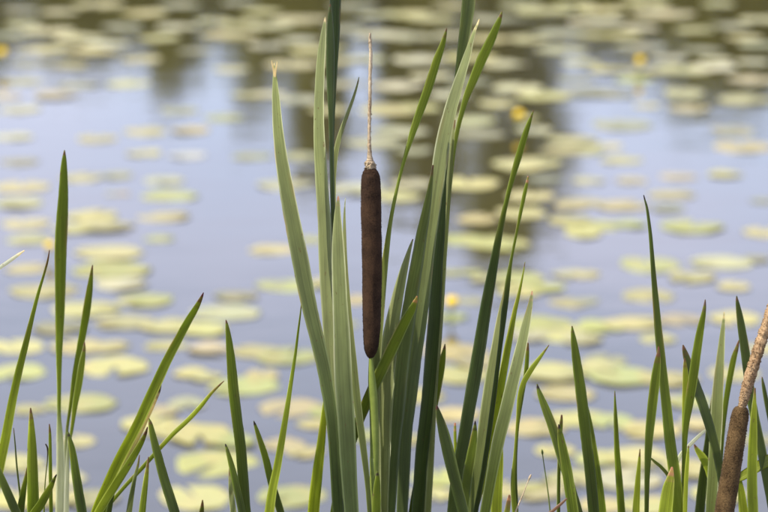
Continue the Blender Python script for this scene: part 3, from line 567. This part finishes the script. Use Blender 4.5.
shoot(494, -.015, 'pale-tipped broad blade leaning right with a thin side leaf', [
 (P('532.2,291,.9 531.6,297,3 530,307,5.4 526.2,325,8.4 520,353,11.2 512.4,384,13 506,410,13.2 499,438,12.6 491.4,477,11.2 484.5,515,10.4'), dict(c=(G, D), phi=(-34, 14), tip=(.45, .28, .2), tl=0.0053)),
 (P('501,428,2 500,445,6 498.6,465,8.8 497,490,10.4 496,515,11'), dict(c=(Yb, Yb), phi=(15, 15), Y=.03)),
 (P('549,345,.8 545,350.5,2.2 539,358.5,4 530,371,5.6 523,384,5.6 519.4,399,4.8 517.4,424,3.4 514.8,455,3 513,478,4.4 513.6,500,5 515,515,5.4'), dict(c=(Yb, Yg), phi=(10, 10), tl=0.0067, Y=.02)),
 (P('527.8,343,1.6 527.2,354,3.8 525.6,374,4.4 521.4,398,4.2 517,430,3.4 515,470,4 516,515,4.6'), dict(c=(Yg, D), phi=(30, 30), Y=.028)),
 (P('509.4,495,2 508.8,500,4 507.6,508,5.4 506,518,6'), dict(c=(BRN, Yg), tip=(.3, .16, .08), tl=0.0045, Y=-.01))])
shoot(572, -.01, 'cattail shoot of dark-tipped blades leaning left, right of centre', [
 (P('537,384,1 538.4,390,4 541.6,399,6.6 546.6,412,8.6 553.4,431,9.6 561,455,9.8 570,485,9.4 578.5,515,9.2'), dict(c=(Yg, D), phi=(30, 34), tip=DK, tl=0.0045)),
 (P('558.6,424.5,1 559.4,431,4.6 561.4,443,8 564.6,461,10 568,482,10.8 572.6,515,11.2'), dict(c=(Yg, Yg), phi=(30, 30), tip=DK, tl=0.0060, Y=-.02)),
 (P('561.6,415,1.6 561.2,422,3.2 560,440,3.8 558.8,470,3.6 558.2,515,3.8'), dict(c=(Yg, D), phi=(20, 20), Y=.01)),
 (P('567,498.5,1.6 561.6,503.5,2.8 554,510,3.2 546,518,3.4'), dict(c=(BRN, BRN), tl=0, Y=-.03))])
shoot(597, .01, 'tall dark blade with a lighter blade and a thin blade beside it', [
 (P('572,326,1 572.6,333,4 574,345,7 576.2,362,9.2 579.4,386,10.6 583,414,11.2 586.6,446,11.2 590.2,480,11 593.5,515,11'), dict(c=(Yg, D), phi=(40, 40), tl=0.0030)),
 (P('582,385,1 585.4,405,4.6 589.4,428,7.4 593.6,455,9 598,485,9.4 601.6,515,9.4'), dict(c=(Yg, Yg), phi=(20, 20), Y=.014)),
 (P('614.8,391,.8 615,402,2.4 615.6,420,4.2 617,454,5.8 619.6,487,7.2 621.5,515,8'), dict(c=(Yg, Yg), phi=(30, 30), tl=0.0023, Y=.05))])
shoot(662, -.01, 'cattail shoot with a very tall needle-thin pointed blade at right', [
 (P('643.6,195,.9 644.8,200,1.6 647.2,210,2.6 650.2,234,3.6 652,257,4.4 653.8,282,5.6 656.8,318,7.2 660.6,354,8.6 664,388,9.4 669.6,440,11 675,484,12 677,515,12.4'), dict(c=(D, Yg), phi=(34, 34), tip=DK, tl=0.0060)),
 (P('658.6,346.5,.9 658.4,353,3.6 657,364,7.2 654.8,382,9.6 652,404,9.8 648.6,440,8 646.8,480,5.4 646.2,515,4.4'), dict(c=(Yg, D), phi=(20, 34), tl=0.0135, tip=(.2, .09, .06), Y=-.014)),
 (P('672,467,1.6 671.2,473,5 669.8,481,9 668,491,12 665,516,14'), dict(c=(Yb, Yb), phi=(5, 5), tl=0.0105, tip=(.38, .2, .13), Y=-.03)),
 (P('640,449,.8 639.2,460,3 638,475,4.8 636.6,498,6.6 636,515,7.2'), dict(c=(Yb, Yb), phi=(10, 10), Y=.05)),
 (P('650,457.5,1.4 655,462,3 662,468,3.6 669,478,3.8 674,500,4 675,515,4'), dict(c=(D, D), tl=0, Y=.03))])
shoot(692, .01, 'cattail shoot with two brown-tipped blades crossing, left of leaning spike', [
 (P('705.2,299.5,.9 704.6,306,3 703,316,5 699.8,332,7.6 695.8,356,9.2 692,382,9.4 688.6,404,8.8 685.4,428,6.4 684,458,4.8 683.4,515,4.8'), dict(c=(Yg, Yg), phi=(26, 34), tl=0.0105, tip=(.15, .1, .09), Y=-.01)),
 (P('683,345,1.4 684,350,4.4 686.4,358,7 690.4,371,8.6 696.4,388,9.6 703.6,408,9.8 711,432,9.4 719,465,8.6 727,515,8'), dict(c=(D, D), phi=(36, 36), tl=0.0090, Y=.012)),
 (P('684.6,358,1.2 685,368,4.6 685.4,384,6.2 685,402,6 684.4,425,5 684,462,4.4 684,515,4.4'), dict(c=(Yb, Yg), phi=(10, 10), Y=.004)),
 (P('705.6,430,1.6 699,436,3.4 689,446,4 679,458,4 674,480,4 680,515,4'), dict(c=(PALE, PALE), tl=0, Y=.06)),
 (P('688.5,446,1.2 687.6,458,3.4 686.2,480,4.2 685,515,4.4'), dict(c=(Yb, Yb), tl=0.0030, Y=-.02))])
shoot(711, .06, 'grey-green upright blade just left of the leaning spike', [
 (P('724.2,312,.9 723.8,320,2.6 722.8,333,5 721,356,8 718.6,384,10.8 717,415,12.2 715.2,448,12.2 713,482,11.4 711,515,10.6'), dict(c=(G, GD), phi=(-30, -8), tip=DRY, tl=0.0067)),
 (P('739,340,1 737,347,3.6 733.4,359,6 729.4,379,6 725.6,403,5.4 721.4,440,5.4 716,515,6'), dict(c=(Yg, D), phi=(20, 30), tl=0.0120, Y=.03)),
 (P('713,392,1.5 710.6,415,4.6 707,445,7 703,475,9 699,515,10'), dict(c=(D, D), phi=(40, 40), Y=.045)),
 (P('694.2,444.5,1.4 697,450,5 702.4,457.5,7.8 708.6,469,8.6 713,485,8.4 716,515,8.4'), dict(c=(Yb, Yg), phi=(10, 20), tl=0.0045, Y=.02))])

# ------------------------------------------------------------------ flowering cattails: stalk, spike, dry tip
def lathe(path, rad, k, jit, seed, wave=0.0):
    """round body along a path with a rough, grainy skin"""
    rgl = random.Random(seed); v, f = [], []; nP = len(path)
    for i, p in enumerate(path):
        t = (path[min(i + 1, nP - 1)] - path[max(i - 1, 0)]).normalized(); a = Vector((1, 0, 0)) - t * t.x; a.normalize(); b = t.cross(a)
        for j in range(k):
            g = 2 * math.pi * j / k; r = rad[i] * (1 + wave * noise.noise(Vector((math.cos(g) * 1.5, math.sin(g) * 1.5, i * .12 + seed)))) + rgl.gauss(0, jit) * min(1, rad[i] / .003)
            v.append(p + (a * math.cos(g) + b * math.sin(g)) * max(r, .0003))
    for i in range(nP - 1):
        for j in range(k): f.append((i * k + j, i * k + (j + 1) % k, (i + 1) * k + (j + 1) % k, (i + 1) * k + j))
    f.append(tuple(range(k))[::-1]); f.append(tuple((nP - 1) * k + j for j in range(k)))
    return v, f
def sample(pts, n, Y, lean=0):
    q = []
    for x, y, wd in pts:
        p, t = at_depth(x, y, Y + lean * (512 - y) / 512); q.append((p.x, p.y, p.z, wd / FPX * t * .5))
    S = [catmull(q, (len(q) - 1) * i / (n - 1)) for i in range(n)]
    return [Vector(s[:3]) for s in S], [max(s[3], .0003) for s in S]
def add_grains(v, f, path, rad, n, s, seed, out=.9):
    rgg = random.Random(seed)
    for _ in range(n):
        i = rgg.randrange(len(path) - 1); t = (path[i + 1] - path[i]).normalized(); p = path[i].lerp(path[i + 1], rgg.random())
        a = t.orthogonal().normalized(); a.rotate(Matrix.Rotation(rgg.uniform(0, 6.283), 3, t)); b = t.cross(a)
        c = p + a * rad[i] * out; q = s * rgg.uniform(.6, 1.4); k = len(v)
        d = (a + t * rgg.uniform(.0, .8)).normalized()
        v += [c - t * q * .5 - b * q * .35, c - t * q * .5 + b * q * .35, c + t * q * .6, c + d * q]
        f += [(k, k + 1, k + 3), (k + 1, k + 2, k + 3), (k + 2, k, k + 3)]
    return v, f
def stalk_points(root, x, y, Y, n=14, r0=.0017, r1=.0045, lead=()):
    pts = []
    for (a, b) in lead:
        p, t = at_depth(a, b, Y); pts.append(p)
    e = pts[-1]; g = Vector((root.location.x, root.location.y, -.08))
    m_ = e.lerp(g, .5); m_.x = e.x + (pts[-1].x - pts[-2].x) * 2
    q = [tuple(p) for p in pts] + [tuple(m_), tuple(g)]
    S = [Vector(catmull(q, (len(q) - 1) * i / (n * 3))) for i in range(n * 3 + 1)]
    return S, [r0 + (r1 - r0) * smooth01(0, .25, i / (n * 3)) for i in range(n * 3 + 1)]

# main cattail
ms = shoot(377, .0, 'main flowering cattail with dark brown spike standing upright in the middle', [
 (P('446.5,28,.8 445.4,33,3 442,45,6 436.4,61,8 427.4,90,8.8 415.4,124,7.6 407,150,4.6 399.6,177,3.2 394.6,200,3.6 390.4,222,4.2 386.4,250,6 383,278,8 379.4,320,9.2 376.8,356,8.8 376,400,8 377,450,7.4 378,515,7'), dict(c=(Yg, G), phi=(26, -30), tl=0.0060, Y=.02, tip=BRN)),  # yellow-green upper half paints in the light shining through the leaf
 (P('413,239,1 411,245,2.8 407.8,256,5 402.2,278,9 395.6,309,13 390.6,338,16 387.2,370,17.2 385.6,400,16.8 384,440,14.4 383,515,11'), dict(c=(G, G), phi=(-38, -26), Y=.028, tl=0.0030)),
 (P('417,296,1 415.4,300.5,4 411.6,309,7.6 405.6,320,9.8 397.6,336,11.4 388,356,12.2 377.4,378,11.6 366.6,402,10.6 357,426,9.6 347.4,455,9 340.4,480,8.8 334,515,8.6'), dict(c=(Yg, D), phi=(30, 34), Y=.012, tl=0.0060, tip=(.35, .2, .1))),
 (P('377.2,470,1 377.2,476,3.8 376.9,485,6.6 376.5,498,8.6 376,516,9.4'), dict(c=(Yg, Yg), phi=(24, 24), Y=-.03, tip=DK, tl=0.0045))],
 group='flowering cattails', name='flowering_cattail')
YS = Y0
path, rad = sample(P('370.4,166.5,6 370.4,169,11 370.5,172.5,15.5 370.7,178,18.4 370.9,188,19.8 371,204,20.4 371.5,228,20.4 372,256,20 372,290,19.4 371.8,320,18 371.4,338,16 371,348,13.4 370.7,354,9 370.6,357.5,4'), 150, YS)
v, f = lathe(path, rad, 56, .00007, 5, .05); v, f = add_grains(v, f, path, rad, 6000, .00055, 8, .99)
link('seed_spike', mesh('seed_spike', v, f), M_SPIKE, ms)
path, rad = sample(P('369.8,33,1.6 370.2,42,3 370.7,55,3.2 370.2,75,3.4 370,95,3.2 369.6,115,3.4 369.3,135,3.2 369.5,150,3.8 369.8,158,5.4 370.2,163,8 370.4,168,9'), 110, YS)
rr = random.Random(4); rad = [r * (1 + .34 * noise.noise(Vector((i * .55, 0, 1)))) for i, r in enumerate(rad)]
v, f = lathe(path, rad, 12, .00012, 6, .25); v, f = add_grains(v, f, path, rad, 420, .0009, 9); v, f = add_grains(v, f, path[94:], rad[94:], 130, .0022, 19)
link('dry_tip', mesh('dry_tip', v, f), M_TAN, ms)
S, r_ = stalk_points(ms, 371, 357, YS, lead=[(370.6, 352), (371.5, 375), (373.6, 405), (374.4, 440), (374.2, 480), (374, 512)])
sv, sf = [], []; tube(sv, sf, S, r_, 12); link('stalk', mesh('stalk', sv, sf), M_STALK, ms)

# leaning cattail at the right edge
rs = shoot(738, .0, 'leaning flowering cattail with olive-brown spike and thick tan tip, right edge', [
 (P('736.6,296,1 737.2,302,3.6 738.8,312,6 741.2,328,8 744.4,349,9 747.6,372,9.2 750.6,396,9.2 755,421,9.2 760,445,9.2 766,475,9.2 773,515,9.2'), dict(c=(D, D), phi=(34, 34), tl=0.0030, Y=.03)),
 (P('755,388,1.5 754.2,405,4.6 753.2,425,7.4 752.4,452,9.4 752,484,10.2 753,515,10.6'), dict(c=(Yb, Yg), phi=(14, 14), Y=.02)),
 (P('737,466,1.5 739.4,480,4.6 741.6,495,7.6 743.4,516,9.6'), dict(c=(Yb, Yb), phi=(8, 8), Y=.03))],
 group='flowering cattails', name='flowering_cattail')
YR = Y0 - .02
path, rad = sample(P('741.9,406.5,6 741.6,408.5,12 740.8,412,15.6 739.6,418,17.2 737.6,430,18 734.6,448,18.6 731.2,470,19 727.6,492,19.2 724,514,19.2 720.6,540,18.6 717.6,565,17.4 716,580,14 715.2,588,6'), 130, YR)
v, f = lathe(path, rad, 52, .0001, 15, .04); v, f = add_grains(v, f, path, rad, 4600, .0008, 18, .99)
link('seed_spike', mesh('seed_spike', v, f), M_SPIKE2, rs)
path, rad = sample(P('777,292,3 774.6,300,8 771.6,310,10.6 767.4,324,10.4 761,342,10.8 754.8,361,10.8 749.6,378,10.8 746.4,390,10.2 744.4,398,9 743,403,7 741.8,409,7'), 120, YR)
rad = [r * (1 + .12 * noise.noise(Vector((i * .33, 2, 1)))) for i, r in enumerate(rad)]
v, f = lathe(path, rad, 26, .0002, 16, .18); v, f = add_grains(v, f, path, rad, 2600, .0012, 29, .96)
link('dry_tip', mesh('dry_tip', v, f), M_PINKTAN, rs)
S, r_ = stalk_points(rs, 716, 588, YR, lead=[(715.6, 580), (714, 610), (712.5, 640)])
sv, sf = [], []; tube(sv, sf, S, r_, 12); link('stalk', mesh('stalk', sv, sf), M_STALK, rs)

# bent bright leaf and a dark blade rooted beyond the right edge
shoot(806, .05, 'bright yellow leaf bent across behind the leaning spike at right edge', [
 (P('733,482.5,2 737,479.5,6 742,476.5,9 755,468.5,10.4 768,460.5,11 784,452,11.4 798,455,11.4 806,475,11 808,515,11'), dict(c=(Yb, Yb), phi=(0, 0), Y=-.02, tl=0.0030)),
 (P('762,377,1 763.4,386,3.6 767,405,5 773,432,6 782,470,7 790,515,8'), dict(c=(D, D), phi=(30, 30), Y=.02, tl=0.0030))])

# thin dry grass stems
def stem(pts, label, Y, mat):
    path, rad = sample(P(pts), 40, Y0 + Y)
    e = path[-1]; path += [Vector((e.x + .01 * k, e.y, e.z * (1 - k) - .08 * k)) for k in (.33, .66, 1)]; rad += [rad[-1]] * 3
    sv, sf = [], []; tube(sv, sf, path, rad, 7)
    root = empty('grass_stem', (path[-1].x, path[-1].y, -.08)); tag(root, label, 'grass', 'thin grass stems among the cattails')
    link('stem', mesh('stem', sv, sf), mat, root)
    hv, hf = lathe([path[0] + (path[0] - path[4]).normalized() * d for d in (-.003, -.001, .001, .003)], [.0006, .0012, .0011, .0003], 8, .0001, 3)
    link('seed_head', mesh('seed_head', hv, hf), mat, root)
stem('530,477,1.6 527,484,1 523.5,493,1.2 518,506,1.6 514,516,1.8', 'whitish dry grass stem slanting at the bottom, left of two dark-tipped blades', -.02, M_TAN)
stem('542.3,452,1.2 543.6,462,1 546,478,1.2 548.6,497,1.4 550.5,516,1.6', 'thin dark grass stem with tiny head, left of the dark-tipped blades', .03, M_GREENSTEM)
